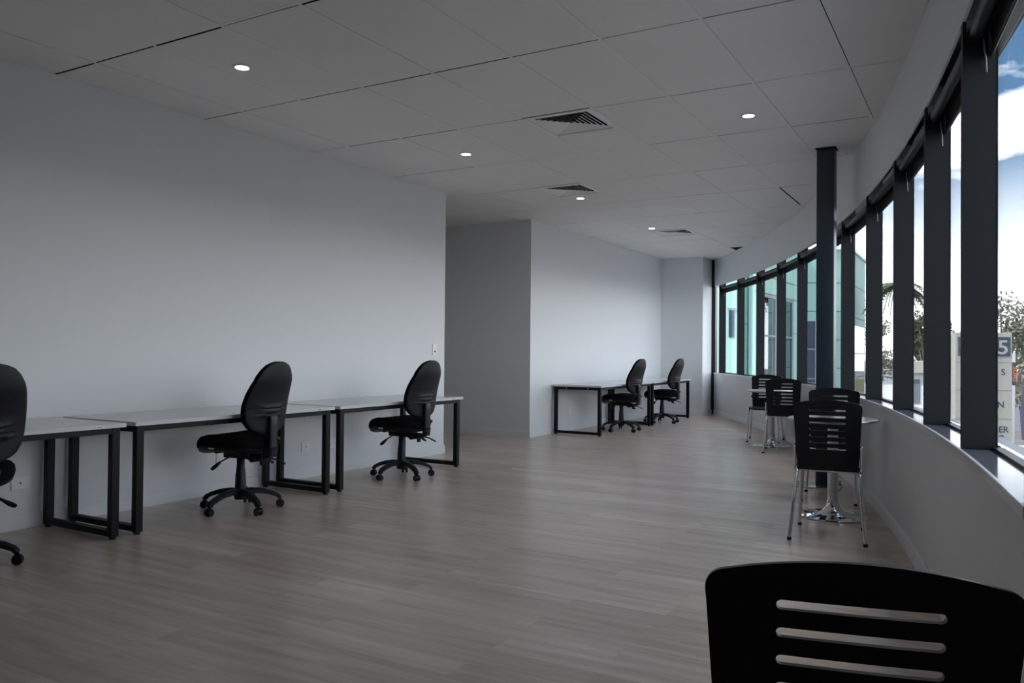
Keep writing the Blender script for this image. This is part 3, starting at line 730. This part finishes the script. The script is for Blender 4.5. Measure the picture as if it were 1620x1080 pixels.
# roadside house
hs = empty('roadside_house', (-3.7, 68, G)); tag(hs, 'low white flat-roofed building across the road in the middle window bays', 'building')
MB().box(-4.2, .8, 0, 8, 0, 6.2).build('house_wall', 'render', hs, 0)
MB().box(-4.5, 1.1, -.5, 8.4, 5.9, 6.75).build('roof', 'roof', hs, 0)
MB().box(-4.3, .9, -.2, 0, 0, 3.0).build('lower_wall', 'concrete', hs, 0)
for x in (-3.4, -.75): MB().box(x, x+.5, -.06, .02, 3.6, 5.4).build('window', 'gframe', hs, 0)
bh = empty('brick_house', (-8.9, 80, G)); tag(bh, 'distant orange brick house with pale roof seen beyond the end of the green building', 'building')
MB().box(-2.6, 1.6, 0, 6, 0, 4.8).build('house_wall', 'brick', bh, 0); MB().box(-2.9, 1.9, -.6, 6.5, 4.8, 6.6).build('roof', 'roof', bh, 0)
for x in (-1.5, 1.2): MB().box(x, x+.9, -.06, .02, 2.6, 4.2).build('window', 'carg', bh, 0)

# railing
rl = empty('balcony_railing', (-5.4, 47, G)); tag(rl, 'pale steel railing beyond the end of the green building', 'railing')
for z in (6.0, 4.2): MB().cyl((-1.2, 0, z+.4), (1.6, .4, z), .06, seg=8).build('rail', 'steel', rl)
for k in range(5): MB().cyl((-1.0+k*.6, .05*k, 0), (-1.0+k*.6, .05*k, 6.1), .04, seg=8).build('post', 'steel', rl)

# car
def car(x, y, rz, label):
    o = empty('parked_car', (x, y, G), rz); tag(o, label, 'car')
    prof = [(-2.2, .35), (-2.25, .8), (-2.0, 1.05), (-1.5, 1.5), (.3, 1.52), (1.0, 1.05), (2.0, .9), (2.2, .6), (2.2, .35)]
    MB().rings([[Vector((x_, y_, z)) for x_, z in prof] for y_ in (-.88, .88)]).build('body', 'carw', o, 20)
    pr = [(-1.75, 1.08), (-1.42, 1.42), (.25, 1.44), (.85, 1.08)]
    MB().rings([[Vector((x_, y_, z)) for x_, z in pr] for y_ in (-.89, .89)]).build('side_window', 'carg', o, 20)
    MB().box(2.19, 2.22, -.6, .6, .5, .75).build('grille', 'carg', o, 0)
    for sx in (-1.4, 1.4):
        for sy in (-.8, .8): MB().cyl((sx, sy-.1, .33), (sx, sy+.1, .33), .33, seg=20).build('wheel', 'tyre', o)
car(-2.6, 92, radians(-115), 'white car parked on the road beside the pylon sign')

# trees
def tree(x, y, h, crown, n, leafm, label, seed, name='tree', z0=G, leaf=.22, cw=None):
    rn = random.Random(seed); o = empty(name, (x, y, z0)); tag(o, label, 'tree', 'trees outside')
    tr = MB(); tr.tube([(0, 0, 0), (.1, 0, h*.3), (-.1, .1, h*.55), (.1, .0, h*.9)], [.25, .2, .14, .04], 8)
    blobs = []
    for k in range(9):
        a = rn.random()*2*pi; rad = (cw or crown)*(.35+.5*rn.random()); z = h*(.45+.5*rn.random()); c_ = Vector((cos(a)*rad, sin(a)*rad, z)); blobs.append((c_, crown*(.35+.3*rn.random())))
        tr.tube([(0, 0, h*(.3+.3*rn.random())), (c_*.5+Vector((0, 0, h*.3))), c_], [.10, .06, .02], 6)
    tr.build('trunk', 'bark', o)
    lf = MB()
    for k in range(n):
        c_, r_ = rn.choice(blobs); d = Vector((rn.gauss(0, 1), rn.gauss(0, 1), rn.gauss(0, .8))); d = d.normalized()*r_*(rn.random()**.45)
        u = Vector((rn.gauss(0, 1), rn.gauss(0, 1), rn.gauss(0, 1))).normalized(); v = u.orthogonal().normalized(); s_ = leaf*(.5+rn.random()); p_ = c_+d
        lf._f([lf.bm.verts.new(p_+u*s_*a_+v*s_*b_*.5) for a_, b_ in ((-1, 0), (0, -1), (1, 0), (0, 1))])
    me = bpy.data.meshes.new('foliage'); lf.bm.to_mesh(me); lf.bm.free(); me.materials.append(MT[leafm]); q = bpy.data.objects.new('foliage', me); COL.objects.link(q); q.parent = o
    return o
tree(.9, 42.5, 9.9, 1.7, 3200, 'leafg', 'tall grey-green gum tree rising behind the pylon sign', 1, leaf=.10)
tree(3.4, 48, 9.6, 2.4, 3500, 'leafg', 'broad gum tree at the picture edge behind the pylon sign', 2, leaf=.12)
tree(-1.5, 57, 8.0, 1.4, 3500, 'leaf', 'dark green roadside tree to the left of the pylon sign', 3, leaf=.16)
tree(-4.2, 80, 11.2, 1.7, 2600, 'leaf', 'slender tree rising behind the white roadside building', 4, leaf=.16)
tree(-6.1, 60, 10.3, 1.4, 1500, 'leafg', 'thin bare-looking tree beyond the end of the green building', 5, leaf=.10)
tree(-3.4, 106, 9, 4.0, 4000, 'leaf', 'dark clump of trees far behind the white roadside building', 6, leaf=.3)
tree(6, 90, 9.5, 4.5, 4000, 'leaf', 'dark tree far back at the picture edge', 7, leaf=.3)
# palm
pl = empty('palm_tree', (-3.25, 40.0, G)); tag(pl, 'palm tree with drooping grey-green fronds above the end of the green building', 'tree')
MB().tube([(0, 0, 0), (.1, 0, 5), (0, 0, 10.3)], [.22, .17, .13], 10).build('trunk', 'bark', pl)
for k in range(26):
    a = 2*pi*k/26+.2; L_ = 1.15+.45*random.random(); d = Vector((cos(a), sin(a), 0)); fr = MB(); s_ = Vector((-d.y, d.x, 0)); lift = .9*random.random()
    pth = [Vector((0, 0, 10.3))+d*(L_*t)+Vector((0, 0, lift*t*1.2-1.5*t*t)) for t in [i/14 for i in range(15)]]
    fr.tube(pth, .018, 5)
    for i in range(1, 15):
        for sg_ in (-1, 1):
            ln = .50*sin(pi*(i/15)**.7)+.08; p_ = pth[i]; tip = p_+s_*sg_*ln*.8+d*ln*.4+Vector((0, 0, -.35*ln)); b_ = d*.055
            fr._f([fr.bm.verts.new(q) for q in (p_-b_, p_+b_, tip)])
    fr.build('frond', 'leaf', pl, 0)
